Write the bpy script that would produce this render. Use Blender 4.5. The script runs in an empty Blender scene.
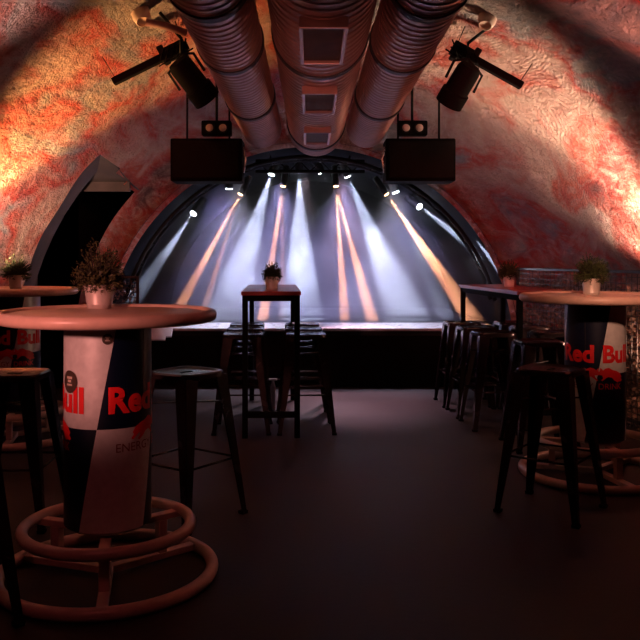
import bpy, bmesh, math, random
from mathutils import Vector, Matrix, Quaternion
random.seed(7)
PI = math.pi
sc = bpy.context.scene
COL = sc.collection

# ------------------------------------------------------------------ camera
F, CX, CY, H = 800.0, 310.0, 260.0, 1.335
cam_d = bpy.data.cameras.new('camera')
cam = bpy.data.objects.new('camera', cam_d)
COL.objects.link(cam)
cam.location = (0, 0, H)
cam.rotation_euler = (PI / 2, 0, 0)
cam_d.sensor_width = 36
cam_d.lens = 36 * F / 640
cam_d.shift_x = (320 - CX) / 640
cam_d.shift_y = -(320 - CY) / 640
cam_d.clip_start = 0.02
sc.camera = cam
sc.view_settings.view_transform = 'Standard'
sc.view_settings.look = 'None'
sc.view_settings.gamma = 1
sc.view_settings.exposure = 0
sc.view_settings.use_curve_mapping = False


def W(px, py, Y):
    """place in the room that sits at distance Y in the direction of a point of the photo"""
    return Vector(((px - CX) * Y / F, Y, H - (py - CY) * Y / F))


# ------------------------------------------------------------------ mesh helpers
def nb():
    return bmesh.new()


def box(bm, c, s, rot=None, bev=0.0, seg=2):
    r = bmesh.ops.create_cube(bm, size=1)
    vs = r['verts']
    M = Matrix.Translation(Vector(c))
    if rot is not None:
        M = M @ rot.to_4x4()
    M = M @ Matrix.Diagonal((s[0], s[1], s[2], 1))
    bmesh.ops.transform(bm, matrix=M, verts=vs)
    if bev > 0:
        es = list({e for v in vs for e in v.link_edges})
        bmesh.ops.bevel(bm, geom=es, offset=bev, segments=seg, affect='EDGES', profile=.5)


def frame_of(d):
    d = d.normalized()
    up = Vector((0, 0, 1)) if abs(d.z) < .95 else Vector((1, 0, 0))
    a = d.cross(up).normalized()
    return a, a.cross(d).normalized()


def tube(bm, pts, r, n=12, closed=False, cap=True):
    pts = [Vector(p) for p in pts]
    N = len(pts)
    rings = []
    for i, p in enumerate(pts):
        if closed:
            d = pts[(i + 1) % N] - pts[i - 1]
        else:
            d = pts[min(i + 1, N - 1)] - pts[max(i - 1, 0)]
        a, b = frame_of(d)
        rr = r[i] if isinstance(r, (list, tuple)) else r
        rings.append([bm.verts.new(p + (a * math.cos(2 * PI * k / n) + b * math.sin(2 * PI * k / n)) * rr) for k in range(n)])
    for i in range(N if closed else N - 1):
        A, B = rings[i], rings[(i + 1) % N]
        for k in range(n):
            bm.faces.new((A[k], A[(k + 1) % n], B[(k + 1) % n], B[k]))
    if cap and not closed:
        bm.faces.new(rings[0][::-1])
        bm.faces.new(rings[-1])


def ring(bm, R, r, z=0, n=64, m=14, c=(0, 0)):
    V = []
    for i in range(n):
        t = 2 * PI * i / n
        V.append([bm.verts.new((c[0] + (R + r * math.cos(2 * PI * k / m)) * math.cos(t),
                                c[1] + (R + r * math.cos(2 * PI * k / m)) * math.sin(t),
                                z + r * math.sin(2 * PI * k / m))) for k in range(m)])
    for i in range(n):
        A, B = V[i], V[(i + 1) % n]
        for k in range(m):
            bm.faces.new((A[k], B[k], B[(k + 1) % m], A[(k + 1) % m]))


def lathe(bm, prof, n=40, M=None, cap0=True, cap1=True):
    """prof: (radius, height) list, revolved about z"""
    R = []
    for (r, z) in prof:
        R.append([bm.verts.new((r * math.cos(2 * PI * k / n), r * math.sin(2 * PI * k / n), z)) for k in range(n)])
    for i in range(len(R) - 1):
        for k in range(n):
            bm.faces.new((R[i][k], R[i][(k + 1) % n], R[i + 1][(k + 1) % n], R[i + 1][k]))
    if cap0:
        bm.faces.new(R[0][::-1])
    if cap1:
        bm.faces.new(R[-1])
    if M is not None:
        bmesh.ops.transform(bm, matrix=M, verts=[v for rr in R for v in rr])


def frustum(bm, a, b, wa, wb, rot=0.0):
    """four sided tapered bar from a (half sizes wa) to b (half sizes wb)"""
    V = []
    for p, w in ((a, wa), (b, wb)):
        for sx, sy in ((-1, -1), (1, -1), (1, 1), (-1, 1)):
            x, y = sx * w[0], sy * w[1]
            V.append(bm.verts.new((p[0] + x * math.cos(rot) - y * math.sin(rot), p[1] + x * math.sin(rot) + y * math.cos(rot), p[2])))
    for q in ((0, 1, 2, 3), (7, 6, 5, 4), (0, 4, 5, 1), (1, 5, 6, 2), (2, 6, 7, 3), (3, 7, 4, 0)):
        bm.faces.new([V[i] for i in q])


def obj(name, bm, mat, parent=None, smooth=None, loc=None):
    bmesh.ops.recalc_face_normals(bm, faces=bm.faces)
    me = bpy.data.meshes.new(name)
    bm.to_mesh(me)
    bm.free()
    if mat is not None:
        me.materials.append(mat)
    if smooth:
        me.polygons.foreach_set('use_smooth', [True] * len(me.polygons))
        if smooth is not True:
            me.set_sharp_from_angle(angle=math.radians(smooth))
    o = bpy.data.objects.new(name, me)
    COL.objects.link(o)
    if parent is not None:
        o.parent = parent
    if loc is not None:
        o.location = loc
    return o


def tag(o, label=None, cat=None, group=None, kind=None):
    if label:
        o['label'] = label
    if cat:
        o['category'] = cat
    if group:
        o['group'] = group
    if kind:
        o['kind'] = kind
    return o


def thing(name, label, cat, group=None, loc=(0, 0, 0), rz=0):
    o = bpy.data.objects.new(name, None)
    o.empty_display_size = .1
    COL.objects.link(o)
    o.location = loc
    o.rotation_euler = (0, 0, rz)
    return tag(o, label, cat, group)


def dup(o, parent=None):
    c = o.copy()
    COL.objects.link(c)
    c.parent = parent
    for ch in list(o.children):
        if ch.type != 'LIGHT':
            dup(ch, c)
    return c


def struct(name, bm, mat, smooth=None):
    o = obj(name, bm, mat, None, smooth)
    o['kind'] = 'structure'
    return o


# ------------------------------------------------------------------ materials
class NT:
    def __init__(s, name):
        s.m = bpy.data.materials.new(name)
        s.m.use_nodes = True
        s.t = s.m.node_tree
        s.b = s.t.nodes['Principled BSDF']

    def n(s, kind, **kw):
        nd = s.t.nodes.new(kind)
        for k, v in kw.items():
            if k in nd.inputs:
                nd.inputs[k].default_value = v
            else:
                setattr(nd, k, v)
        return nd

    def l(s, a, b):
        s.t.links.new(a, b)

    def math(s, op, a, b=None, c=None):
        nd = s.n('ShaderNodeMath', operation=op)
        for i, x in enumerate((a, b, c)):
            if x is None:
                continue
            if hasattr(x, 'is_output'):
                s.l(x, nd.inputs[i])
            else:
                nd.inputs[i].default_value = x
        return nd.outputs[0]

    def ramp(s, fac, stops, interp='LINEAR'):
        nd = s.n('ShaderNodeValToRGB')
        nd.color_ramp.interpolation = interp
        e = nd.color_ramp.elements
        while len(e) < len(stops):
            e.new(.5)
        for i, (p, c) in enumerate(stops):
            e[i].position = p
            e[i].color = (*c, 1)
        s.l(fac, nd.inputs[0])
        return nd.outputs[0]

    def mix(s, fac, a, b, mode='MIX'):
        nd = s.n('ShaderNodeMix', data_type='RGBA', blend_type=mode)
        for i, x in ((0, fac), (6, a), (7, b)):
            if hasattr(x, 'is_output'):
                s.l(x, nd.inputs[i])
            else:
                nd.inputs[i].default_value = x if i == 0 else (*x, 1)
        return nd.outputs[2]

    def coord(s):
        return s.n('ShaderNodeTexCoord').outputs['Object']

    def bump(s, h, strength, dist):
        nd = s.n('ShaderNodeBump', Strength=strength, Distance=dist)
        s.l(h, nd.inputs['Height'])
        s.l(nd.outputs[0], s.b.inputs['Normal'])
        return nd


def simple(name, col, rough=.5, metal=0.0, var=.25, scale=12, bump=0.0, emit=None, spec=.5):
    k = NT(name)
    tc = k.coord()
    nz = k.n('ShaderNodeTexNoise', Scale=scale, Detail=5.0, Roughness=.6)
    k.l(tc, nz.inputs['Vector'])
    dark = tuple(c * (1 - var) for c in col)
    lite = tuple(min(1, c * (1 + var)) for c in col)
    k.l(k.ramp(nz.outputs[0], [(.3, dark), (.7, lite)]), k.b.inputs['Base Color'])
    r = k.n('ShaderNodeMapRange')
    r.inputs['To Min'].default_value = max(.02, rough - .12)
    r.inputs['To Max'].default_value = min(1, rough + .12)
    k.l(nz.outputs[0], r.inputs['Value'])
    k.l(r.outputs[0], k.b.inputs['Roughness'])
    k.b.inputs['Metallic'].default_value = metal
    k.b.inputs['Specular IOR Level'].default_value = spec
    if bump:
        k.bump(nz.outputs[0], bump, .01)
    if emit:
        k.b.inputs['Emission Color'].default_value = (*emit[0], 1)
        k.b.inputs['Emission Strength'].default_value = emit[1]
    return k.m


def plaster_mat():
    k = NT('painted_plaster')
    tc = k.coord()
    warp = k.n('ShaderNodeTexNoise', Scale=.7, Detail=3.0, Roughness=.5)
    k.l(tc, warp.inputs['Vector'])
    wv = k.n('ShaderNodeVectorMath', operation='MULTIPLY_ADD')
    wv.inputs[1].default_value = (.9, .9, .9)
    k.l(warp.outputs['Color'], wv.inputs[0])
    k.l(tc, wv.inputs[2])
    mp = k.n('ShaderNodeMapping')
    mp.inputs['Rotation'].default_value = (.5, .35, .6)
    mp.inputs['Scale'].default_value = (1.0, .62, 1.3)
    k.l(wv.outputs[0], mp.inputs['Vector'])
    n1 = k.n('ShaderNodeTexNoise', Scale=.85, Detail=5.0, Roughness=.52, Distortion=.35)
    k.l(mp.outputs[0], n1.inputs['Vector'])
    col = k.ramp(n1.outputs[0], [
        (.30, (.12, .05, .05)), (.37, (.42, .03, .02)), (.43, (.55, .10, .06)), (.48, (.60, .40, .33)),
        (.53, (.50, .24, .19)), (.57, (.52, .05, .03)), (.62, (.27, .26, .27)), (.69, (.64, .50, .43)), (.78, (.38, .035, .03))])
    # fine streaks of a second coat
    n2 = k.n('ShaderNodeTexNoise', Scale=5.5, Detail=8.0, Roughness=.7, Distortion=1.5)
    k.l(mp.outputs[0], n2.inputs['Vector'])
    f2 = k.ramp(n2.outputs[0], [(.46, (0, 0, 0)), (.64, (.5, .5, .5))])
    col = k.mix(f2, col, (.62, .44, .38))
    # trowel arcs
    vo = k.n('ShaderNodeTexVoronoi', Scale=2.6)
    k.l(tc, vo.inputs['Vector'])
    off = k.n('ShaderNodeVectorMath', operation='MULTIPLY_ADD')
    off.inputs[1].default_value = (.9, .9, .9)
    off.inputs[2].default_value = (-.45, -.45, -.45)
    k.l(vo.outputs['Color'], off.inputs[0])
    s1 = k.n('ShaderNodeVectorMath', operation='SUBTRACT')
    k.l(tc, s1.inputs[0])
    k.l(vo.outputs['Position'], s1.inputs[1])
    s2 = k.n('ShaderNodeVectorMath', operation='SUBTRACT')
    k.l(s1.outputs[0], s2.inputs[0])
    k.l(off.outputs[0], s2.inputs[1])
    ln = k.n('ShaderNodeVectorMath', operation='LENGTH')
    k.l(s2.outputs[0], ln.inputs[0])
    n3 = k.n('ShaderNodeTexNoise', Scale=9.0, Detail=6.0, Roughness=.65)
    k.l(tc, n3.inputs['Vector'])
    ph = k.math('MULTIPLY_ADD', ln.outputs['Value'], 230.0, k.math('MULTIPLY', n3.outputs[0], 14.0))
    arc = k.math('SINE', ph)
    msk = k.n('ShaderNodeTexNoise', Scale=1.7, Detail=2.0)
    k.l(tc, msk.inputs['Vector'])
    mk = k.ramp(msk.outputs[0], [(.50, (0, 0, 0)), (.60, (1, 1, 1))])
    arc = k.math('MULTIPLY', arc, mk)
    # scratches: bits dug out of the coat
    n4 = k.n('ShaderNodeTexNoise', Scale=26.0, Detail=3.0, Roughness=.5, Distortion=1.2)
    k.l(mp.outputs[0], n4.inputs['Vector'])
    dig = k.ramp(n4.outputs[0], [(.31, (0, 0, 0)), (.40, (1, 1, 1))])
    n5 = k.n('ShaderNodeTexNoise', Scale=48.0, Detail=5.0, Roughness=.65, Distortion=.8)
    k.l(mp.outputs[0], n5.inputs['Vector'])
    pit = k.ramp(n5.outputs[0], [(.36, (0, 0, 0)), (.46, (1, 1, 1))])
    hgt = k.math('ADD', k.math('MULTIPLY', arc, .09), k.math('MULTIPLY', n3.outputs[0], 3.2))
    hgt = k.math('ADD', hgt, k.math('MULTIPLY', dig, .8))
    hgt = k.math('ADD', hgt, k.math('MULTIPLY', pit, .35))
    k.bump(hgt, 1.0, .065)
    k.l(col, k.b.inputs['Base Color'])
    k.b.inputs['Roughness'].default_value = .62
    return k.m


def can_mat():
    k = NT('can_print')
    tc = k.coord()
    sp = k.n('ShaderNodeSeparateXYZ')
    k.l(tc, sp.inputs[0])
    phi = k.math('ARCTAN2', sp.outputs[0], k.math('MULTIPLY', sp.outputs[1], -1.0))   # 0 facing -y, grows to +x
    dz = k.math('SUBTRACT', sp.outputs[2], .655)
    u = k.math('MULTIPLY_ADD', dz, -1.05, phi)
    u = k.math('DIVIDE', u, PI)                       # one blue + one silver field per unit
    fr = k.math('FRACT', k.math('ADD', u, 4.0))
    q = k.math('LESS_THAN', fr, .5)                   # 1: blue above the line
    up = k.math('GREATER_THAN', dz, 0.0)
    x = k.math('ABSOLUTE', k.math('SUBTRACT', q, up))     # 0 blue, 1 silver
    nz = k.n('ShaderNodeTexNoise', Scale=30.0, Detail=4.0)
    k.l(tc, nz.inputs['Vector'])
    silver = k.ramp(nz.outputs[0], [(.3, (.60, .57, .57)), (.7, (.72, .69, .69))])
    k.l(k.mix(x, (.002, .005, .022), silver), k.b.inputs['Base Color'])
    k.b.inputs['Roughness'].default_value = .38
    k.b.inputs['Metallic'].default_value = .15
    return k.m


def floor_mat():
    k = NT('dark_concrete')
    tc = k.coord()
    nz = k.n('ShaderNodeTexNoise', Scale=1.6, Detail=8.0, Roughness=.65)
    k.l(tc, nz.inputs['Vector'])
    n2 = k.n('ShaderNodeTexNoise', Scale=40.0, Detail=4.0)
    k.l(tc, n2.inputs['Vector'])
    c = k.ramp(nz.outputs[0], [(.3, (.026, .019, .020)), (.7, (.047, .034, .037))])
    k.l(c, k.b.inputs['Base Color'])
    r = k.n('ShaderNodeMapRange')
    r.inputs['To Min'].default_value = .45
    r.inputs['To Max'].default_value = .72
    k.l(nz.outputs[0], r.inputs['Value'])
    k.l(r.outputs[0], k.b.inputs['Roughness'])
    k.b.inputs['Specular IOR Level'].default_value = .22
    k.bump(n2.outputs[0], .25, .004)
    return k.m


def haze_mat(dens):
    m = bpy.data.materials.new('stage_haze')
    m.use_nodes = True
    t = m.node_tree
    for nd in list(t.nodes):
        t.nodes.remove(nd)
    out = t.nodes.new('ShaderNodeOutputMaterial')
    v = t.nodes.new('ShaderNodeVolumeScatter')
    v.inputs['Anisotropy'].default_value = .1
    v.inputs['Color'].default_value = (.95, .95, 1, 1)
    tc = t.nodes.new('ShaderNodeTexCoord')
    nz = t.nodes.new('ShaderNodeTexNoise')
    nz.inputs['Scale'].default_value = 1.7
    nz.inputs['Detail'].default_value = 3.0
    nz.inputs['Roughness'].default_value = .55
    nz.inputs['Distortion'].default_value = .4
    t.links.new(tc.outputs['Object'], nz.inputs['Vector'])
    sp = t.nodes.new('ShaderNodeSeparateXYZ')
    t.links.new(tc.outputs['Object'], sp.inputs[0])

    def mth(op, a, b=0.0, c=0.0):
        nd = t.nodes.new('ShaderNodeMath')
        nd.operation = op
        for k, x in enumerate((a, b, c)):
            if hasattr(x, 'is_output'):
                t.links.new(x, nd.inputs[k])
            else:
                nd.inputs[k].default_value = x
        return nd.outputs[0]

    def rng(x, a, b, c, d):
        nd = t.nodes.new('ShaderNodeMapRange')
        nd.interpolation_type = 'SMOOTHSTEP'
        t.links.new(x, nd.inputs['Value'])
        for key, val in (('From Min', a), ('From Max', b), ('To Min', c), ('To Max', d)):
            nd.inputs[key].default_value = val
        return nd.outputs[0]
    # the haze hangs low and towards the middle of the boards, in drifts
    fz = rng(sp.outputs[2], 1.2, 2.2, 1.0, .16)
    fx = rng(mth('ABSOLUTE', mth('SUBTRACT', sp.outputs[0], .15)), .9, 2.0, 1.0, .45)
    fn = mth('MULTIPLY', rng(nz.outputs[0], .34, .64, .45, 1.5), rng(sp.outputs[1], 8.5, 9.5, .22, 1.0))
    t.links.new(mth('MULTIPLY', mth('MULTIPLY', fz, fx), mth('MULTIPLY', fn, dens)), v.inputs['Density'])
    t.links.new(v.outputs[0], out.inputs['Volume'])
    return m


def emis(name, col, s):
    m = simple(name, (.8, .8, .8), .3, emit=(col, s))
    return m


M = {
    'plaster': plaster_mat(),
    'can': can_mat(),
    'floor': floor_mat(),
    'grey_plaster': simple('grey_plaster', (.095, .07, .068), .8, var=.3, scale=4, bump=.4),
    'void': simple('black_cloth_and_shade', (.007, .006, .006), .9, spec=.1),  # near-black: shade painted in for the corridor depth; also speaker cloth and slots
    'black': simple('black_paint', (.004, .0035, .0033), .8, spec=.06),
    'blackm': simple('black_metal', (.006, .005, .005), .6, spec=.15),
    'stool': simple('gunmetal_stool', (.036, .022, .023), .24, .5, var=.10, scale=9),
    'wood': simple('varnished_table_tube', (.74, .48, .39), .36, .0, var=.14, scale=7),
    'cream': simple('painted_steel_ring', (.64, .47, .40), .42, .1, var=.12, scale=14),
    'redtop': simple('dark_red_tabletop', (.30, .035, .03), .32, var=.25, scale=5),
    'duct': simple('galvanised_duct', (.56, .34, .31), .40, .6, var=.15, scale=6),
    'ductdark': simple('duct_joint_rubber', (.05, .035, .035), .6),
    'ventdark': simple('vent_cloth', (.10, .055, .04), .8),
    'stagefront': simple('black_stage_skirt', (.006, .005, .005), .9, spec=.1),
    'stagetop': simple('black_stage_boards', (.012, .012, .014), .5),
    'lip': simple('grey_stage_edge', (.55, .54, .60), .3, var=.06),
    'backdrop': simple('black_backdrop', (.010, .011, .015), .95, spec=.08),
    'pot': simple('pale_zinc_pot', (.66, .57, .52), .42, .2, var=.08, scale=20),
    'soil': simple('soil', (.03, .02, .015), .95),
    'leaf': simple('green_leaf', (.055, .075, .018), .6, var=.5, scale=30),
    'olive': simple('olive_leaf', (.075, .068, .020), .6, var=.45, scale=30),
    'red': simple('red_ink', (.72, .012, .015), .45, var=.06),
    'darkred': simple('dark_red_ink', (.22, .05, .05), .5, var=.06),
    'sticker': simple('brown_sticker', (.05, .028, .02), .5),
    'stickmark': simple('pale_sticker_print', (.5, .40, .34), .5),
    'chips': simple('brown_chips', (.26, .16, .12), .55, var=.75, scale=9),
    'wire': simple('dark_wire', (.035, .028, .026), .5, .4),
    'glass': simple('lamp_glass', (.55, .48, .45), .12, .2),
    'white_lens': emis('white_lens', (.85, .92, 1), 26),
    'orange_lens': emis('orange_lens', (1, .55, .25), 12),
    'ceramic': simple('cream_ceramic', (.70, .52, .44), .4, var=.06),
    'box': simple('white_board', (.75, .73, .76), .5, var=.05),
    'pipe': simple('red_brown_pipe', (.30, .12, .10), .5),
    'chrome': simple('bright_steel', (.6, .6, .62), .25, .8),
}

# ------------------------------------------------------------------ the vault
ZC = .38
KN = [(-3, 3.12), (4.6, 3.10), (5.3, 3.05), (6.0, 2.96), (6.6, 2.84), (7.35, 2.66), (8.0, 2.50), (8.28, 2.41), (8.36, 2.32), (8.42, 2.20), (8.46, 2.15)]


def R(y):
    for (a, ra), (b, rb) in zip(KN, KN[1:]):
        if y <= b:
            t = max(0, (y - a) / (b - a))
            return ra + (rb - ra) * t
    return KN[-1][1]


TH0 = -math.asin(ZC / 3.12) - .03
ys = [-2.0 + .2 * i for i in range(30)]
ys = [y for y in ys if y < 3.9] + [3.9 + .05 * i for i in range(int((8.25 - 3.9) / .05) + 1)] + [8.28, 8.31, 8.34, 8.36, 8.39, 8.42, 8.44, 8.46]
NA = 150
ths = [TH0 + (PI - 2 * TH0) * i / NA for i in range(NA + 1)]


def lump(x, y, z):
    return (.020 * math.sin(2.1 * y + 1.7 * z + .6 * x) + .014 * math.sin(4.3 * y - 3.1 * z + 1.3 + 2 * x)
            + .008 * math.sin(9.1 * y + 7.3 * z + 5 * x))


def vpt(y, th):
    r = R(y)
    x, z = r * math.cos(th), ZC + r * math.sin(th)
    d = lump(x, y, z) * min(1, max(0, (8.36 - y) / .5))
    return Vector(((r + d) * math.cos(th), y, ZC + (r + d) * math.sin(th)))


NY0, NY1 = 7.2, 8.22


def niche_top(y):
    return 2.30 - .26 * (y - NY0) / (NY1 - NY0)


def vault(name, i0, i1, cut=False):
    bm = nb()
    V = {}
    for j, y in enumerate(ys):
        for i in range(i0, i1 + 1):
            V[j, i] = bm.verts.new(vpt(y, ths[i]))
    for j in range(len(ys) - 1):
        for i in range(i0, i1):
            q = (V[j, i], V[j, i + 1], V[j + 1, i + 1], V[j + 1, i])
            if cut:
                c = sum((v.co for v in q), Vector()) / 4
                if NY0 < c.y < NY1 and c.z < niche_top(c.y):
                    continue
            bm.faces.new(q)
    return struct(name, bm, M['plaster'], True)


iw = 62
vault('wall_right', 0, iw)
vault('ceiling', iw, NA - iw)
vault('wall_left', NA - iw, NA, True)

# side bay behind the opening in the left wall
bm = nb()
xo = -3.7
def vault_x(y, z):
    return -math.sqrt(max(.01, R(y) ** 2 - (z - ZC) ** 2))


for k in range(8):
    y0, y1 = NY0 + (NY1 - NY0) * k / 8, NY0 + (NY1 - NY0) * (k + 1) / 8
    q = []
    for y, x in ((y0, vault_x(y0, niche_top(y0)) + .03), (y1, vault_x(y1, niche_top(y1)) + .03), (y1, xo), (y0, xo)):
        q.append(bm.verts.new((x, y, niche_top(y) + .012)))
    bm.faces.new(q)
for k in range(12):
    z0, z1 = 2.35 * k / 12, 2.35 * (k + 1) / 12
    q = [bm.verts.new(p) for p in ((vault_x(NY0, z0) - .0, NY0 - .012, z0), (vault_x(NY0, z0) - .05, NY0 + .5, z0), (vault_x(NY0, z1) - .05, NY0 + .5, z1), (vault_x(NY0, z1) - .0, NY0 - .012, z1))]
    bm.faces.new(q)
box(bm, (-2.75, 8.0, 2.22), (1.9, .05, .40))
box(bm, (-3.2, NY0 + .55, 1.2), (1.1, .06, 2.4))
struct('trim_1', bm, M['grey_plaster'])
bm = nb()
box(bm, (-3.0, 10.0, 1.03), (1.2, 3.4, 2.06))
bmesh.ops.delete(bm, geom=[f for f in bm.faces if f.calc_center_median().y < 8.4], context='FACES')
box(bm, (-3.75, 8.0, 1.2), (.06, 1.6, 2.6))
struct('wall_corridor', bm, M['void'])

bm = nb()
box(bm, (0, 4.0, -.05), (8.4, 17.6, .1))
struct('floor', bm, M['floor'])
bm = nb()
box(bm, (0, -2.05, 1.7), (6.6, .1, 3.8))
struct('wall_back', bm, M['grey_plaster'])

# ------------------------------------------------------------------ stage
SY, SZ = 8.41, .617
RS, SYE = 2.20, 12.6
bm = nb()
n = 48
prev = None
t0 = -math.asin(ZC / RS)
for y in (8.40, 10, 11, SYE):
    cur = [bm.verts.new((RS * math.cos(t0 + (PI - 2 * t0) * i / n), y, ZC + RS * math.sin(t0 + (PI - 2 * t0) * i / n))) for i in range(n + 1)]
    if prev:
        for i in range(n):
            bm.faces.new((prev[i], prev[i + 1], cur[i + 1], cur[i]))
    prev = cur
bm.faces.new(prev)
struct('wall_stage', bm, M['backdrop'], 40)
st = thing('stage_platform', 'low black stage platform with pale grey front edge under the arch', 'stage', loc=(0, SY, 0))
bm = nb()
box(bm, (0, .03, .27), (4.2, .06, .54))
obj('skirt', bm, M['stagefront'], st)
bm = nb()
box(bm, (0, 2.08, SZ - .054), (4.2, 4.1, .05))
obj('deck', bm, M['stagetop'], st)
bm = nb()
box(bm, (.16, .345, SZ - .012), (3.60, .75, .03), bev=.005)
obj('front_edge', bm, M['lip'], st)
# white board at the left end of the stage front
bm = nb()
box(bm, (0, 0, .0), (.235, .02, .13), bev=.004)
box(bm, (-.03, .0, -.085), (.175, .02, .05), bev=.004)
o = obj('white_board', bm, M['box'], loc=W(161, 332.5, 8.28))
o.rotation_euler = (-.85, 0, 0)
tag(o, 'small white stepped board fixed at the left end of the stage front', 'board')

# curved pipe that carries the stage lamps
TY, TR = 9.7, 2.06


def arcp(y, r, a0, a1, n=40):
    return [Vector((r * math.cos(a0 + (a1 - a0) * i / n), y, ZC + r * math.sin(a0 + (a1 - a0) * i / n))) for i in range(n + 1)]


tr = thing('curved_truss', 'curved dark lighting truss following the arch above the stage', 'truss', loc=(0, 0, 0))
for dy in (0, .22):
    bm = nb()
    tube(bm, arcp(8.72 + dy, 2.08, .25, PI - .25), .024, 8)
    obj('chord_pipe', bm, M['blackm'], tr, True)
bm = nb()
for i in range(40):
    a0 = .25 + (PI - .5) * i / 40
    a1 = .25 + (PI - .5) * (i + 1) / 40
    p = arcp(8.72 + .22 * (i % 2), 2.08, a0, a0, 1)[0]
    q = arcp(8.94 - .22 * (i % 2), 2.08, a1, a1, 1)[0]
    tube(bm, [p, q], .009, 6)
obj('bracing', bm, M['blackm'], tr, True)
bt = thing('lamp_bar', 'straight black lamp bar across the top of the stage', 'truss', loc=(0, 0, 0))
for k, (y, z) in enumerate(((9.1, 2.46), (9.1, 2.34))):
    bm = nb()
    tube(bm, [(-.62, y, z), (.62, y, z)], .02, 10)
    obj('chord_pipe', bm, M['blackm'], bt, True)
bm = nb()
for i in range(10):
    x = -.6 + i * .12
    tube(bm, [(x, 9.1, 2.46 - .12 * (i % 2)), (x + .12, 9.1, 2.34 + .12 * (i % 2))], .008, 6)
for x in (-.45, .45):
    tube(bm, [(x, 9.1, 2.46), (x, 9.1, ZC + math.sqrt(RS * RS - x * x) - .012)], .012, 6)
obj('bracing', bm, M['blackm'], bt, True)

# haze over the boards
bm = nb()
n = 32
Rh = 2.14
r0 = math.asin((SZ + .012 - ZC) / Rh)
P0 = []
for y in (8.5, 12.5):
    P0.append([bm.verts.new((Rh * math.cos(r0 + (PI - 2 * r0) * i / n), y, ZC + Rh * math.sin(r0 + (PI - 2 * r0) * i / n))) for i in range(n + 1)])
for i in range(n + 1):
    j = (i + 1) % (n + 1)
    bm.faces.new((P0[0][i], P0[0][j], P0[1][j], P0[1][i]))
bm.faces.new(P0[0][::-1])
bm.faces.new(P0[1])
hz = obj('stage_haze', bm, haze_mat(.36))
tag(hz, 'thin pale haze filling the stage under the arch', 'haze', kind='stuff')


def spot(name, loc, target, power, col, size, blend=.2, rad=.02, parent=None):
    d = bpy.data.lights.new(name, 'SPOT')
    d.energy = power
    d.color = col
    d.spot_size = math.radians(size)
    d.spot_blend = blend
    d.shadow_soft_size = rad
    o = bpy.data.objects.new(name, d)
    COL.objects.link(o)
    o.location = loc
    o.rotation_euler = (Vector(target) - Vector(loc)).to_track_quat('-Z', 'Y').to_euler()
    return o


WHT = (.66, .74, 1.0)
ORG = (1.0, .40, .19)
# photo x, y of the lens, distance, list of (x, y, distance, power, cone)
LAMPS = [
    ('white', 193, 214, 9.6, [(136, 296, 8.9, 2000, 10)], 'white spotlight low on the left flank of the arch, beam falling left'),
    ('white', 229, 189, 9.6, [(226, 240, 9.8, 300, 8)], 'small white spotlight beside the far left orange beam'),
    ('orange', 240, 195, 9.45, [(180, 306, 9.3, 10500, 5.6), (207, 300, 9.5, 3840, 4.0)], 'amber spotlight throwing the far left orange beam'),
    ('white', 271, 175, 9.6, [(255, 215, 9.5, 500, 8), (222, 330, 10.3, 2000, 22)], 'white spotlight left of the middle, tilted to the left'),
    ('orange', 283, 187, 9.4, [(263, 318, 9.35, 9500, 5.6), (282, 320, 9.5, 2880, 4.0)], 'amber spotlight throwing the second orange beam from the left'),
    ('white', 299, 172, 9.7, [(302, 330, 10.2, 3100, 21)], 'white spotlight pointing straight down under the centre duct'),
    ('white', 322, 173, 9.6, [(350, 222, 9.6, 400, 8)], 'white spotlight right under the centre duct end, tilted right'),
    ('white', 331, 161, 9.9, [(372, 222, 9.9, 450, 8)], 'white spotlight highest of the cluster, just right of the centre duct'),
    ('orange', 336, 187, 9.4, [(345, 320, 9.35, 11000, 5.2), (372, 320, 9.3, 9500, 6.0)], 'amber spotlight throwing the split orange beam right of the middle'),
    ('white', 362, 165, 9.7, [(338, 192, 9.6, 350, 8)], 'white spotlight tilted to the left, near the right duct end'),
    ('white', 348, 177, 9.7, [(408, 320, 10.1, 3300, 19)], 'white spotlight throwing the broad white beam right of the middle'),
    ('orange', 387, 195, 9.45, [(480, 330, 9.3, 13500, 8.0)], 'amber spotlight throwing the far right orange beam'),
    ('white', 396, 193, 9.6, [(448, 325, 9.6, 1200, 10)], 'white spotlight beside the far right orange beam'),
    ('white', 420, 207, 9.6, [(502, 268, 8.62, 3600, 9)], 'white spotlight low on the right flank of the arch, beam falling right'),
]


def stage_lamp(kind, px, py, Y, beams, label):
    p = W(px, py, Y)
    tx = W(*beams[0][:3])
    d = (tx - p).normalized()
    t = thing('stage_spotlight', label, 'spotlight', 'spotlights over the stage', loc=p)
    q = d.to_track_quat('Z', 'Y').to_matrix().to_4x4()
    r = .040 if kind == 'white' else .030
    bm = nb()
    lathe(bm, [(r * .5, -.26), (r * 1.15, -.25), (r * 1.3, -.16), (r * 1.3, -.06), (r * 1.12, -.012)], 20, q)
    obj('housing', bm, M['blackm'], t, 40)
    bm = nb()
    lathe(bm, [(r * .95, -.014), (r * .95, -.004), (r * .6, .0)], 20, q)
    obj('lens', bm, M[kind + '_lens'], t, 40)
    bm = nb()
    up = Vector((0, .0, .16))
    c = -d * .13
    s = d.cross(Vector((0, 1, 0))).normalized()
    tube(bm, [c + s * .055, c + s * .055 + up * .6, c - s * .055 + up * .6, c - s * .055], .007, 6)
    obj('yoke', bm, M['blackm'], t, True)
    for (bx, by, bY, pw, cone) in beams:
        e = W(bx, by, bY)
        spot('beam_light', p + d * .02, e, pw, WHT if kind == 'white' else ORG, cone, .35 if kind == 'orange' else .6, .012)


for L in LAMPS:
    stage_lamp(*L)
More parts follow.
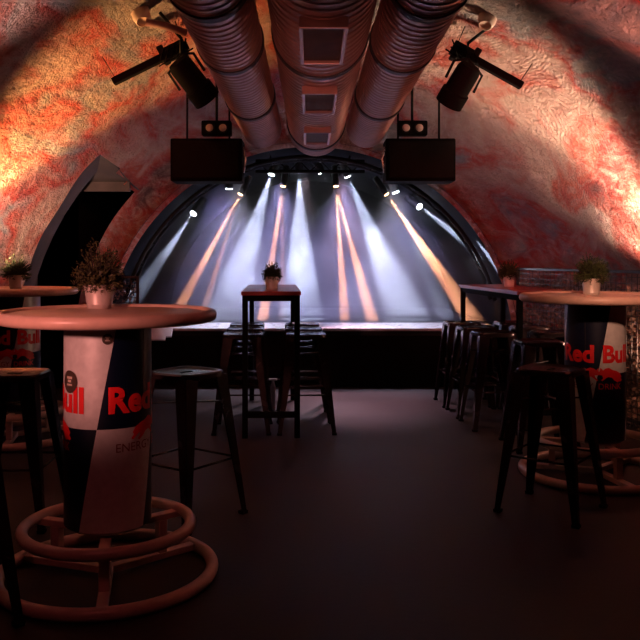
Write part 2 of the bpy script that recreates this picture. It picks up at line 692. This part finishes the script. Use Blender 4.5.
# broad soft fill spots added to make the whole haze glow
for x in (-1.1, -.35, .4, 1.15):
    spot('haze_fill_light', (x, 9.4, 2.25), (x * .9 + .08, 10.0, .6), 330, (.52, .48, 1), 80, 1, .1)
# the lamps that shine out over the dance floor
spot('front_wash_light', (.35, 9.1, 2.3), (.5, 7.75, 0), 360, (1, .52, .66), 46, 1, .06)
spot('front_wash_light', (-.05, 8.9, 2.3), (-.25, 7.5, 0), 150, (1, .74, .88), 38, .8, .03)
spot('edge_fill_light', (-.8, 8.7, 2.2), (-.8, 8.72, .6), 260, (.82, .80, 1), 62, 1, .05)  # pair of fill spots added overhead to brighten the pale stage edge
spot('edge_fill_light', (.9, 8.7, 2.2), (.9, 8.72, .6), 260, (.82, .80, 1), 62, 1, .05)
spot('side_spill_light', (1.7, 8.9, 1.3), (2.1, 8.3, 1.25), 8, (.85, .85, 1), 80, 1, .05)
spot('side_spill_light', (-1.2, 8.8, 1.3), (-2.0, 8.3, 1.5), 10, (1, .72, .75), 70, 1, .05)

# ------------------------------------------------------------------ ducts
def duct(name, label, X, Z, r, y0, y1, joints, pitch):
    t = thing(name, label, 'duct', 'ventilation ducts under the vault', loc=(X, 0, Z))
    cuts = [y0] + joints + [y1]
    bm = nb()
    for a, b in zip(cuts, cuts[1:]):
        prof = []
        y = a
        while y < b:
            prof += [(r, y), (r, y + pitch * .72), (r + .006, y + pitch * .80), (r + .006, y + pitch * .92)]
            y += pitch
        prof = [(pr, min(py, b)) for pr, py in prof] + [(r, b)]
        lathe(bm, prof, 64, Matrix.Rotation(-PI / 2, 4, 'X'), cap0=False, cap1=False)
    o = obj('duct_tube', bm, M['duct'], t, 35)
    for j in joints:
        bm = nb()
        lathe(bm, [(r + .002, j - .035), (r + .014, j - .03), (r + .014, j + .03), (r + .002, j + .035)], 64, Matrix.Rotation(-PI / 2, 4, 'X'), False, False)
        obj('joint_collar', bm, M['ductdark'], t, 35)
    bm = nb()
    lathe(bm, [(r * .96, y1 - .04), (r * 1.02, y1 - .03), (r * 1.02, y1 + .01), (r * .97, y1 + .015), (.01, y1 + .015)], 64, Matrix.Rotation(-PI / 2, 4, 'X'), False, False)
    obj('end_cap', bm, M['duct'], t, 35)
    # hangers up to the vault
    for y in ([2.5] + [j + .25 for j in joints]):
        if y < y1:
            bm = nb()
            rr = ZC + math.sqrt(R(y) ** 2 - X * X) - Z
            tube(bm, [(0, y, r), (0, y, rr)], .008, 6)
            obj('hanger', bm, M['blackm'], t, True)
    return t


DZ = 2.57
dc = duct('ventilation_duct', 'thick central round metal duct with three square vents underneath', .056, DZ, .25, -1.9, 7.55, [1.9, 4.3, 7.12], .085)
for yv in (3.58, 4.88, 6.28):
    bm = nb()
    for (x, y, sx, sy) in ((0, -.30, .205, .018), (0, .30, .205, .018), (-.094, 0, .018, .6), (.094, 0, .018, .6)):
        box(bm, (x, yv + y, -.262), (sx, sy, .05), bev=.003)
    f = obj('vent_frame', bm, M['duct'], dc)
    bm = nb()
    box(bm, (0, yv, -.255), (.18, .59, .03))
    obj('vent_grille', bm, M['ventdark'], f)
duct('ventilation_duct', 'slimmer round metal duct on the left of the central one', -.45, DZ, .178, -1.9, 7.5, [1.6, 3.5, 4.5, 6.0], .075)
duct('ventilation_duct', 'slimmer round metal duct on the right of the central one', .525, DZ, .178, -1.9, 7.5, [1.6, 3.5, 4.5, 6.0], .075)
# ------------------------------------------------------------------ speakers and twin lamps
for side, (x0, x1), lab in ((-1, (170, 242), 'left'), (1, (386, 456), 'right')):
    Y = 7.0
    a, b = W(x0, 138, Y), W(x1, 181, Y)
    c = (a + b) / 2
    t = thing('loudspeaker', 'wide black loudspeaker hung %s of the ducts before the stage arch' % ('to the left' if side < 0 else 'to the right'), 'loudspeaker', loc=(c.x, Y, c.z))
    w, h = b.x - a.x, a.z - b.z
    bm = nb()
    box(bm, (0, .16, 0), (w, .30, h), bev=.012)
    obj('cabinet', bm, M['black'], t)
    bm = nb()
    box(bm, (0, .0, 0), (w - .05, .02, h - .05), bev=.006)
    obj('front_cloth', bm, M['void'], t)
    for s in (-1, 1):
        bm = nb()
        x = s * w * .3
        tube(bm, [(x, .16, h / 2), (x, .16, ZC + math.sqrt(R(Y + .16) ** 2 - (c.x + x) ** 2) - c.z)], .01, 6)
        obj('hanging_rod', bm, M['blackm'], t)
    bm = nb()
    tube(bm, [(-side * (w / 2 + .012), .02, -h * .3), (-side * (w / 2 + .03), .02, 0), (-side * (w / 2 + .012), .02, h * .3)], .010, 8)
    obj('side_handle', bm, M['chrome'], t, True)
    px = 216 if side < 0 else 413
    p = W(px, 127.5, 6.93)
    t = thing('twin_lamp', 'black twin-lens blinder lamp above the %s' % ('left-hand loudspeaker' if side < 0 else 'right-hand loudspeaker'), 'lamp', loc=p)
    bm = nb()
    box(bm, (0, .06, 0), (.26, .10, .13), bev=.012)
    obj('housing', bm, M['black'], t)
    for s in (-1, 1):
        bm = nb()
        q = Matrix.Translation((s * .058, .012, 0)) @ Matrix.Rotation(PI / 2, 4, 'X')
        lathe(bm, [(.046, -.005), (.046, .012), (.037, .012), (.034, .004)], 20, q)
        f = obj('lens_ring', bm, M['blackm'], t, 40)
        bm = nb()
        lathe(bm, [(.034, .003), (.03, .012), (.018, .018), (.004, .02)], 20, q)
        obj('lens', bm, M['glass'], f, True)
    bm = nb()
    zt = ZC + math.sqrt(R(7.1) ** 2 - p.x ** 2) - p.z
    tube(bm, [(0, .06, .065), (0, .06, zt)], .012, 8)
    obj('hanging_rod', bm, M['blackm'], t, True)

# ------------------------------------------------------------------ bars with lamps on the vault
for side in (-1, 1):
    if side < 0:
        A, B, Lt, Lb = W(113, 82, 6.0), W(188, 45, 6.0), W(181, 66, 5.78), W(205, 96, 5.78)
    else:
        A, B, Lt, Lb = W(522, 86, 6.0), W(452, 47, 6.0), W(468, 71, 5.78), W(452, 100, 5.78)
    word = 'left' if side < 0 else 'right'
    t = thing('light_bar', 'slanting black light bar against the vault %s of the ducts' % word, 'light bar', loc=(A + B) / 2)
    off = (A + B) / 2
    d = (B - A).normalized()
    a_, b_ = frame_of(d)
    rot = Matrix((d, a_, b_)).transposed()
    bm = nb()
    box(bm, (0, 0, 0), ((B - A).length, .06, .055), rot=rot, bev=.006)
    obj('bar_body', bm, M['black'], t)
    bm = nb()
    box(bm, d * .19 + Vector((0, .05, .02)), (.2, .10, .10), rot=rot, bev=.01)
    box(bm, d * .10 + Vector((0, .05, .03)), (.05, .13, .13), rot=rot, bev=.01)
    box(bm, d * .27 + Vector((0, .04, -.03)), (.05, .10, .09), rot=rot, bev=.01)
    obj('clamp', bm, M['blackm'], t)
    bm = nb()
    for k in range(5):
        s = d * (.12 + .045 * k) + Vector((0, -.02, .0))
        tube(bm, [s + Vector((0, 0, .05)), s + Vector((.02 * side, -.03, -.02 - .02 * (k % 3))), s + Vector((.04 * side, 0, -.08)), s + d * .06 + Vector((0, 0, -.05 + .04 * (k % 2)))], .006, 6)
    obj('cable', bm, M['black'], t, True)
    for e in (A - off + d * .03, B - off - d * .03):
        bm = nb()
        up = Vector((e.x + off.x, 0, e.z + off.z - ZC))
        top = up.normalized() * (R(6.05) + .01)
        tube(bm, [e, Vector((top.x - off.x, .03, top.z + ZC - off.z))], .0035, 6)
        obj('hanging_wire', bm, M['blackm'], t, True)
    t = thing('par_lamp', 'black can-shaped lamp hung below the %s light bar on the vault' % ('left-hand' if side < 0 else 'right-hand'), 'lamp', loc=Lt)
    v = Lb - Lt
    v.y = .14
    q = v.to_track_quat('Z', 'Y').to_matrix().to_4x4()
    ln = v.length
    bm = nb()
    lathe(bm, [(.03, -.05), (.075, -.04), (.09, .0), (.092, ln * .6), (.105, ln * .62), (.105, ln), (.09, ln), (.085, ln - .06)], 24, q)
    obj('housing', bm, M['black'], t, 40)
    bm = nb()
    lathe(bm, [(.084, ln - .05), (.06, ln - .04), (.01, ln - .035)], 24, q)
    obj('lens', bm, M['glass'], t, 40)
    bm = nb()
    s = v.cross(Vector((0, 1, 0))).normalized()
    m = v * .42
    tube(bm, [m + s * .115, Vector((.0, 0, .02)) + s * .115, Vector((0, 0, .09)), Vector((.0, 0, .02)) - s * .115, m - s * .115], .011, 8)
    obj('yoke', bm, M['blackm'], t, True)
    bm = nb()
    up = Vector((Lt.x, 0, Lt.z - ZC)).normalized() * R(6.05)
    tube(bm, [Vector((0, 0, .09)), Vector((0, 0, .2)), Vector((up.x - Lt.x, .0, up.z + ZC - Lt.z))], .012, 8)
    obj('hanging_rod', bm, M['blackm'], t, True)
    # cream ceramic lamp holder on the vault
    p = W(141 if side < 0 else 488.5, 13 if side < 0 else 15, 5.72)
    v = Vector((p.x, 0, p.z - ZC)).normalized()
    rs = R(5.72)
    c = v * (rs - .0)
    c = Vector((c.x, 5.72, c.z + ZC))
    t = thing('ceiling_lamp_holder', 'cream cup-shaped lamp holder on the vault beside the %s duct' % word, 'lamp holder', loc=c)
    q = ((-v) + Vector((.1 * side, -.45, 0))).to_track_quat('Z', 'Y').to_matrix().to_4x4()
    bm = nb()
    lathe(bm, [(.06, -.03), (.068, .02), (.064, .05)], 24, q)
    obj('base', bm, M['ceramic'], t, 40)
    bm = nb()
    lathe(bm, [(.066, .05), (.066, .06), (.052, .105), (.045, .11), (.045, .09)], 24, q)
    obj('cup', bm, M['ceramic'], t, 40)
bm = nb()
p, q = W(146, 22, 5.5), W(187, 33, 5.55)
tube(bm, [p, (p + q) / 2 + Vector((0, 0, .01)), q], .026, 10)
o = obj('conduit_pipe', bm, M['pipe'], smooth=True)
tag(o, 'reddish pipe running from the cream lamp holder to the left duct', 'pipe')

# ------------------------------------------------------------------ round can tables
ROLL = {}


def wrap_text(txt, size, phi, z, r, squeeze=1.0, off=.0):
    cu = bpy.data.curves.new('t', 'FONT')
    cu.body = txt
    cu.size = size
    cu.offset = off
    cu.align_x = 'LEFT'
    cu.resolution_u = 4
    ob = bpy.data.objects.new('t', cu)
    COL.objects.link(ob)
    dg = bpy.context.evaluated_depsgraph_get()
    me = ob.evaluated_get(dg).to_mesh()
    bm = nb()
    bm.from_mesh(me)
    ob.evaluated_get(dg).to_mesh_clear()
    bpy.data.objects.remove(ob)
    bpy.data.curves.remove(cu)
    return bend(bm, phi, z, r, squeeze)


def bend(bm, phi, z, r, squeeze=1.0):
    xs = [v.co.x for v in bm.verts]
    x0, x1 = min(xs), max(xs)
    k = x0
    while k < x1:
        bmesh.ops.bisect_plane(bm, geom=list(bm.verts) + list(bm.edges) + list(bm.faces), plane_co=(k, 0, 0), plane_no=(1, 0, 0))
        k += .012
    for v in bm.verts:
        a = phi + (v.co.x - x0) * squeeze / r
        v.co = Vector((r * math.sin(a), -r * math.cos(a), z + v.co.y))
    return bm


def poly(pts):
    bm = nb()
    f = bm.faces.new([bm.verts.new((x, y, 0)) for x, y in pts])
    bmesh.ops.triangulate(bm, faces=[f])
    return bm


BULL = [(0, .030), (.012, .048), (.035, .060), (.060, .066), (.082, .078), (.100, .074), (.112, .064), (.118, .072), (.126, .078), (.122, .062),
        (.132, .050), (.128, .040), (.116, .038), (.104, .036), (.112, .022), (.122, .012), (.114, .008), (.098, .022), (.086, .030), (.064, .026),
        (.050, .012), (.030, .0), (.022, .004), (.034, .016), (.030, .026), (.016, .016), (.002, .004), (-.006, .010), (.006, .022)]


def make_round_table(bull=True):
    t = thing('round_high_table', 'x', 'table', 'round high tables with printed can columns')
    bm = nb()
    lathe(bm, [(.02, 1.08), (.435, 1.08), (.437, 1.086), (.437, 1.110), (.43, 1.114), (.01, 1.114)], 72)
    obj('table_top', bm, M['wood'], t, 40)
    bm = nb()
    ring(bm, .432, .0255, 1.101, 80, 16)
    obj('rim', bm, M['wood'], t, True)
    bm = nb()
    rc = .18
    lathe(bm, [(rc - .02, .225), (rc, .24), (rc, 1.072), (rc - .01, 1.078)], 64)
    can = obj('can_column', bm, M['can'], t, 40)
    rr = rc + .0022
    for h in (0, PI):
        b1 = wrap_text('Red', .142, .25 + h, .722, rr, 1.0, .0055)
        x = obj('red_lettering', b1, M['red'], can)
        b1 = wrap_text('Bull', .142, .25 + PI / 2 - .10 + h, .722, rr, 1.0, .0055)
        obj('red_lettering', b1, M['red'], can)
        b1 = bend(poly([(x_ * 1.15, y_ * 1.15) for x_, y_ in BULL]), PI / 2 - .80 + h, .600, rr)
        obj('bull_emblem', b1, M['red'], can)
        b1 = bend(poly([(.152 - x_ * 1.15, y_ * 1.15) for x_, y_ in BULL]), PI / 2 + .03 + h, .600, rr)
        obj('bull_emblem', b1, M['red'], can)
        b1 = wrap_text('ENERGY', .050, .42 + h, .560, rr, 1.0, .0)
        obj('small_lettering', b1, M['darkred'], can)
        b1 = wrap_text('DRINK', .050, .42 + 1.17 + h, .560, rr, 1.0, .0)
        obj('small_lettering', b1, M['red'], can)
    bm = nb()
    box(bm, (rc * math.sin(1.16), -rc * math.cos(1.16), .925), (.004, .003, .29), rot=Matrix.Rotation(1.16, 3, 'Z'))
    obj('can_seam', bm, M['wire'], can)
    bm = nb()
    ring(bm, .437, .0265, .0275, 88, 16)
    obj('base_ring', bm, M['cream'], t, True)
    bm = nb()
    ring(bm, .345, .0245, .215, 80, 16)
    obj('foot_ring', bm, M['cream'], t, True)
    for k in range(3):
        a = -1.38 + k * 2 * PI / 3
        rz = Matrix.Rotation(a, 3, 'Z')
        u = Vector((math.cos(a), math.sin(a), 0))
        bm = nb()
        box(bm, u * .21 + Vector((0, 0, .030)), (.42, .045, .03), rot=rz, bev=.004)
        obj('base_spoke', bm, M['cream'], t)
        bm = nb()
        box(bm, u * .245 + Vector((0, 0, .2)), (.20, .045, .028), rot=rz, bev=.004)
        obj('upper_spoke', bm, M['cream'], t)
        bm = nb()
        box(bm, u * .255 + Vector((0, 0, .115)), (.04, .042, .145), rot=rz, bev=.004)
        obj('upright', bm, M['cream'], t)
    return t, can


tabA, canA = make_round_table()
tabB, tabC = dup(tabA), dup(tabA)


def disc_sticker(can, phi, z, r):
    bm = nb()
    pts = [(r + r * math.cos(2 * PI * k / 28), r * math.sin(2 * PI * k / 28)) for k in range(28)]
    s = obj('sticker', bend(poly(pts), phi - r / .1845, z, .1842), M['sticker'], can)
    s['label'] = 'round dark brown sticker with pale print'
    bm2 = nb()
    for (x, y, w, h) in ((.6, .25, .8, .22), (.75, -.05, .5, .22), (.6, -.35, .8, .16)):
        f = [bm2.verts.new((r * (x + dx * w), r * (y + dy * h), 0)) for dx, dy in ((0, 0), (1, 0), (1, 1), (0, 1))]
        bm2.faces.new(f)
    obj('sticker_print', bend(bm2, phi - r * .4 / .1845, z, .1850), M['stickmark'], can)


def set_table(t, x, y, rot, label):
    t.location = (x, y, 0)
    t['label'] = label
    for c in t.children:
        if c.name.startswith('can_column'):
            c.rotation_euler = (0, 0, rot)
            return c


ca = set_table(tabA, -.853, 3.38, 0, 'round can-column table in the left foreground with brown stickers on its can')
disc_sticker(ca, -.72, .842, .046)
disc_sticker(ca, .235, 1.018, .022)
set_table(tabB, 1.77, 4.97, math.radians(-104), 'round can-column table on the right beside the wire mesh fence')
set_table(tabC, -2.21, 6.0, math.radians(-74), 'round can-column table farthest back on the left, by the side bay')

# ------------------------------------------------------------------ high narrow tables
def make_high_table():
    w, l = .45, 1.70
    t = thing('narrow_high_table', 'x', 'table', 'narrow high bar tables')
    bm = nb()
    box(bm, (0, l / 2, 1.085), (w, l, .03), bev=.004)
    obj('table_top', bm, M['redtop'], t)
    for x in (-1, 1):
        for y in (.035, l - .035):
            bm = nb()
            box(bm, (x * (w / 2 - .03), y, .535), (.042, .042, 1.07), bev=.003)
            obj('leg', bm, M['black'], t)
    bm = nb()
    for x in (-1, 1):
        box(bm, (x * (w / 2 - .03), l / 2, 1.048), (.035, l - .1, .044))
    for y in (.035, l - .035):
        box(bm, (0, y, 1.048), (w - .09, .035, .044))
    obj('apron', bm, M['black'], t)
    for y in (.035, l - .035):
        bm = nb()
        box(bm, (0, y, .175), (w - .1, .035, .045))
        obj('stretcher', bm, M['black'], t)
    return t


ht = make_high_table()
ht.location = (-.29, 5.97, 0)
ht.rotation_euler = (0, 0, math.radians(2.4))
ht['label'] = 'narrow high bar table in the middle of the room before the stage'
ht2 = dup(ht)
ht2.location = (1.79, 6.06, 0)
ht2.rotation_euler = (0, 0, math.radians(4.2))
ht2['label'] = 'narrow high bar table on the right, between the fence and the stage'

# ------------------------------------------------------------------ metal stools
def make_stool():
    t = thing('metal_bar_stool', 'x', 'bar stool', 'backless metal bar stools')
    s, zt = .155, .76
    bm = nb()
    # pressed seat: rounded square, rolled edge and shallow dish
    def sq(h, z, n=10, e=5.0):
        out = []
        for k in range(4 * n):
            a = 2 * PI * k / (4 * n) + PI / 4
            c, q = math.cos(a), math.sin(a)
            rr = h / (abs(c) ** e + abs(q) ** e) ** (1 / e)
            out.append(bm.verts.new((rr * c, rr * q, z)))
        return out
    L = [sq(s - .004, zt - .035), sq(s + .001, zt - .03), sq(s + .001, zt - .008), sq(s - .006, zt), sq(s - .016, zt), sq(s - .03, zt - .006), sq(s - .075, zt - .009), sq(.022, zt - .009)]
    for A, B in zip(L, L[1:]):
        for k in range(len(A)):
            bm.faces.new((A[k], A[(k + 1) % len(A)], B[(k + 1) % len(A)], B[k]))
    bm.faces.new(L[-1])
    bm.faces.new(L[0][::-1])
    seat = obj('seat', bm, M['stool'], t, 40)
    bm = nb()
    box(bm, (0, 0, zt - .0085), (.075, .022, .003), bev=.001)
    obj('handle_slot', bm, M['void'], seat)
    ft = .215
    for sx, sy in ((-1, -1), (1, -1), (1, 1), (-1, 1)):
        bm = nb()
        a = Vector((sx * .128, sy * .128, zt - .02))
        b = Vector((sx * ft, sy * ft, .012))
        # folded sheet leg: two webs meeting on the outer corner
        def web(dx, dy):
            fa = [a + Vector((sx * .022, sy * .022, 0)), b + Vector((sx * .008, sy * .008, 0)),
                  b + Vector((sx * .008 - dx * .030, sy * .008 - dy * .030, 0)), a + Vector((sx * .022 - dx * .082, sy * .022 - dy * .082, 0))]
            ins = Vector((-sx * .006 * abs(dy), -sy * .006 * abs(dx), 0))
            V = [bm.verts.new(p) for p in fa] + [bm.verts.new(p + ins) for p in fa]
            for q in ((0, 1, 2, 3), (7, 6, 5, 4), (0, 4, 5, 1), (1, 5, 6, 2), (2, 6, 7, 3), (3, 7, 4, 0)):
                bm.faces.new([V[i] for i in q])
        web(sx, 0)
        web(0, sy)
        leg = obj('leg', bm, M['stool'], t)
        bm = nb()
        frustum(bm, (b.x - sx * .006, b.y - sy * .006, .016), (b.x - sx * .006, b.y - sy * .006, 0), (.019, .019), (.017, .017))
        obj('rubber_foot', bm, M['black'], leg)
    for z, r in ((.30, .006), (.60, .007)):
        q = .128 + (ft - .128) * (.74 - z) / .728 + .004
        C = [(-q, -q, z), (q, -q, z), (q, q, z), (-q, q, z)]
        if z > .5:
            q -= .012
            for A, B in (((-q, -q, z), (q, q, z)), ((-q, q, z - .004), (q, -q, z - .004))):
                bm = nb()
                box(bm, (0, 0, A[2]), (2.8 * q, .020, .006), rot=Matrix.Rotation(math.atan2(B[1] - A[1], B[0] - A[0]), 3, 'Z'))
                obj('cross_brace', bm, M['stool'], t)
        else:
            for k in range(4):
                bm = nb()
                tube(bm, [C[k], C[(k + 1) % 4]], r, 8)
                obj('rung', bm, M['stool'], t, True)
    return t


ST = make_stool()
first = True


def stool(x, y, deg, label, tilt=0):
    global first
    o = ST if first else dup(ST)
    first = False
    o.location = (x, y, 0)
    o.rotation_euler = (0, 0, math.radians(deg))
    o['label'] = label
    return o


stool(1.29, 4.28, 52, 'metal bar stool standing alone before the round table on the right')
stool(-.645, 4.17, 54, 'metal bar stool just right of the foreground can table, corner on')
stool(-1.52, 4.12, 0, 'metal bar stool cut by the left picture edge, seat partly in view')
stool(-1.36, 2.92, 45, 'metal bar stool of which one leg stands before the left base ring')
stool(-1.50, 5.68, 8, 'metal bar stool mostly behind the foreground can, one leg showing')
stool(1.64, 5.735, 3, 'metal bar stool at the near end of the right-hand bar table')
rows = (('nearest the camera', 0), ('in the middle of its row', 1), ('nearest the stage', 2))
for nm, k in rows:
    Y = 6.305 + .47 * k
    stool(-.527 - .020 * k, Y, 1 + k, 'metal bar stool left of the middle bar table, ' + nm)
    stool(-.030 - .020 * k, Y, 2 - k, 'metal bar stool right of the middle bar table, ' + nm)
    Y = 6.44 + .50 * k
    stool(1.475 - .030 * k, Y, 4 - k, 'metal bar stool left of the right-hand bar table, ' + nm)
    stool(1.955 - .030 * k, Y + .03, 3, 'metal bar stool between right-hand bar table and fence, ' + nm)

# ------------------------------------------------------------------ potted plants
def plant(x, y, z, pw, ph, fw, fh, leafmat, label, seed, nl=520):
    rnd = random.Random(seed)
    t = thing('potted_plant', label, 'potted plant', 'potted plants on the tables', loc=(x, y, z))
    bm = nb()
    r1, r0 = pw / 2, pw * .39
    lathe(bm, [(r0 * .96, .0), (r0, .003), (r0 + (r1 - r0) * .12, ph * .12), (r0 + (r1 - r0) * .14 + .002, ph * .15), (r0 + (r1 - r0) * .18, ph * .18),
               (r1 * .99, ph * .93), (r1 + .003, ph * .95), (r1 + .003, ph), (r1 - .004, ph), (r1 - .006, ph * .85)], 36, cap1=False)
    obj('pot', bm, M['pot'], t, 40)
    bm = nb()
    lathe(bm, [(.005, ph * .9), (r1 - .007, ph * .88)], 24, cap0=True, cap1=False)
    obj('soil', bm, M['soil'], t)
    bm = nb()
    bs = nb()
    for i in range(nl // 9):
        a = rnd.uniform(0, 2 * PI)
        el = math.acos(rnd.uniform(.02, 1)) if i % 4 else rnd.uniform(.9, 1.65)
        ex = Vector((math.cos(a) * math.sin(el) * fw / 2, math.sin(a) * math.sin(el) * fw / 2, ph * .93 + max(-.01, math.cos(el)) * fh)) * 1.0
        ex *= rnd.uniform(.62, 1.04)
        s = Vector((math.cos(a) * r1 * .5 * rnd.random(), math.sin(a) * r1 * .5 * rnd.random(), ph * .88))
        mid = s.lerp(ex, .5) + Vector((0, 0, fh * .10))
        P = [s.lerp(mid, u / 3) if u <= 3 else mid.lerp(ex, (u - 3) / 3) for u in range(7)]
        tube(bs, P, [.0018] * 6 + [.0008], 4)
        for j in range(9):
            u = .25 + .75 * j / 8
            p = s.lerp(mid, u * 2) if u < .5 else mid.lerp(ex, u * 2 - 1)
            d = (ex - s).normalized()
            sd = Vector((rnd.uniform(-1, 1), rnd.uniform(-1, 1), rnd.uniform(-.3, .9))).normalized()
            d = (d * .7 + sd).normalized()
            w = d.cross(Vector((rnd.random(), rnd.random(), rnd.random()))).normalized()
            L = rnd.uniform(.55, 1.1) * fw * .08
            wd = L * .26
            q = w.cross(d).normalized() * L * .06
            v = [bm.verts.new(p), bm.verts.new(p + d * L * .45 + w * wd + q), bm.verts.new(p + d * L), bm.verts.new(p + d * L * .45 - w * wd + q)]
            bm.faces.new(v)
    f = obj('foliage', bm, M[leafmat], t)
    obj('stem_bundle', bs, M['soil'], t)
    return t


TZ = 1.1145
plant(-.968, 3.68, TZ, .140, .108, .245, .205, 'olive', 'potted olive-brown bushy plant on the foreground can table', 1, 3600)
plant(1.765, 5.02, TZ, .118, .105, .235, .165, 'leaf', 'potted green bushy plant on the right-hand round table', 2, 2800)
plant(-2.25, 6.12, TZ, .112, .105, .25, .175, 'leaf', 'potted plant on the round table farthest back on the left', 3, 2200)
plant(-.295, 6.22, 1.1005, .115, .105, .170, .125, 'leaf', 'small potted plant on the middle bar table', 4, 3200)
plant(1.735, 6.97, 1.1005, .108, .105, .205, .14, 'leaf', 'small potted plant on the right-hand bar table', 5, 3200)

# ------------------------------------------------------------------ wire mesh fences with chip filling
def fence(a, b, h, fill, label, seed, post_every=1.4):
    rnd = random.Random(seed)
    a, b = Vector((*a, 0)), Vector((*b, 0))
    d = (b - a)
    L = d.length
    d.normalize()
    nrm = Vector((-d.y, d.x, 0))
    t = thing('wire_mesh_fence', label, 'fence', loc=a, rz=math.atan2(d.y, d.x))
    n = max(1, round(L / post_every))
    for i in range(n + 1):
        bm = nb()
        box(bm, (L * i / n, 0, h / 2), (.03, .03, h), bev=.003)
        obj('post', bm, M['wire'], t)
    bm = nb()
    for z in (h - .012, .08):
        box(bm, (L / 2, 0, z), (L, .03, .025), bev=.003)
    obj('rail', bm, M['wire'], t)
    bm = nb()
    k = 0
    while k * .075 < L:
        box(bm, (k * .075, -.018, h / 2), (.004, .004, h - .06))
        k += 1
    k = 1
    while k * .05 < h:
        box(bm, (L / 2, -.022, k * .05), (L, .005, .005))
        k += 1
    m = obj('wire_mesh', bm, M['wire'], t)
    bm = nb()
    for i in range(int(L * fill * 1700)):
        p = Vector((rnd.uniform(0, L), rnd.uniform(.0, .10), rnd.uniform(.02, fill + rnd.uniform(-.05, .02))))
        u = Vector((rnd.gauss(0, 1), rnd.gauss(0, .6), rnd.gauss(0, 1))).normalized()
        w = u.cross(Vector((rnd.gauss(0, 1), rnd.gauss(0, 1), rnd.gauss(0, 1)))).normalized()
        s = rnd.uniform(.012, .03)
        q = s * rnd.uniform(.35, .8)
        V = [bm.verts.new(p + u * s * x + w * q * y) for x, y in ((-1, -.3), (0, -1), (1, .2), (.2, 1))]
        bm.faces.new(V)
    c = obj('chip_filling', bm, M['chips'], t)
    c['kind'] = 'stuff'


fence((2.16, 8.30), (2.66, 5.45), 1.255, 1.13, 'long wire mesh fence filled with brown chips along the right wall', 11)
fence((-2.05, 8.17), (-1.77, 8.22), 1.17, 1.12, 'short wire mesh panel by the left foot of the stage arch', 12, 1)

# slim white upright thing under the middle table
bm = nb()
lathe(bm, [(.021, 0), (.023, .004), (.023, .21), (.012, .245), (.012, .262)], 20)
t = thing('white_bottle', 'slim white bottle-like object on the floor under the middle table', 'bottle', loc=(-.33, 7.12, 0))
obj('body', bm, M['box'], t, 40)
bm = nb()
box(bm, (0, 0, .272), (.075, .022, .018), bev=.004)
obj('cap', bm, M['box'], t)

# ------------------------------------------------------------------ light of the room
# uplights close to both walls, just outside the view
spot('wall_uplight', (-2.58, 6.15, 1.3), (-1.55, 6.30, 3.0), 520, (1, .46, .15), 60, .8, .05)
spot('wall_uplight', (-2.28, 5.83, 1.36), (-2.62, 6.9, 1.95), 150, (1, .60, .40), 95, 1, .05)
spot('wall_uplight', (2.62, 6.2, 1.3), (1.65, 6.35, 2.9), 420, (1, .66, .43), 58, .8, .05)
spot('wall_uplight', (2.69, 6.15, 1.19), (2.55, 6.50, 2.1), 190, (1, .72, .55), 100, .8, .05)
spot('fence_fill_light', (2.72, 5.95, .62), (2.1, 6.1, .7), 60, (1, .55, .38), 120, 1, .05)  # low spot added behind the fence to bring out the chips
spot('wall_uplight', (-2.45, 4.2, 1.2), (-2.1, 4.5, 3.2), 300, (1, .70, .64), 52, .6, .05)
spot('wall_uplight', (2.45, 4.2, 1.2), (2.1, 4.5, 3.2), 280, (1, .36, .28), 52, .6, .05)
# unseen red fill spots added for the tables, ducts, foreground and vault
spot('red_fill_light', (-2.2, .7, 1.6), (-.93, 3.3, 1.13), 270, (1, .34, .28), 23, .8, .08)
spot('red_fill_light', (1.0, 1.2, 2.6), (1.95, 5.0, 1.1), 420, (1, .45, .28), 17, .9, .1)
spot('red_fill_light', (0, 1.6, 1.2), (.05, 5.6, 2.55), 62, (1, .30, .22), 32, .9, .15)
spot('red_fill_light', (-.6, 1.0, 2.8), (-.2, 4.4, .2), 32, (1, .16, .16), 70, 1, .2)
spot('red_vault_fill', (-.95, 4.4, 2.7), (-1.75, 7.5, 2.1), 80, (1, .14, .12), 48, 1, .1)  # pair of red fills added to redden the vault beside the arch
spot('red_vault_fill', (1.05, 4.4, 2.7), (1.85, 7.4, 1.9), 120, (1, .16, .14), 52, 1, .1)

w = bpy.data.worlds.new('world')
sc.world = w
w.use_nodes = True
w.node_tree.nodes['Background'].inputs[0].default_value = (.5, .12, .12, 1)
w.node_tree.nodes['Background'].inputs[1].default_value = .0
sc.cycles.max_bounces = 6
sc.cycles.volume_bounces = 0
sc.cycles.volume_step_rate = .5
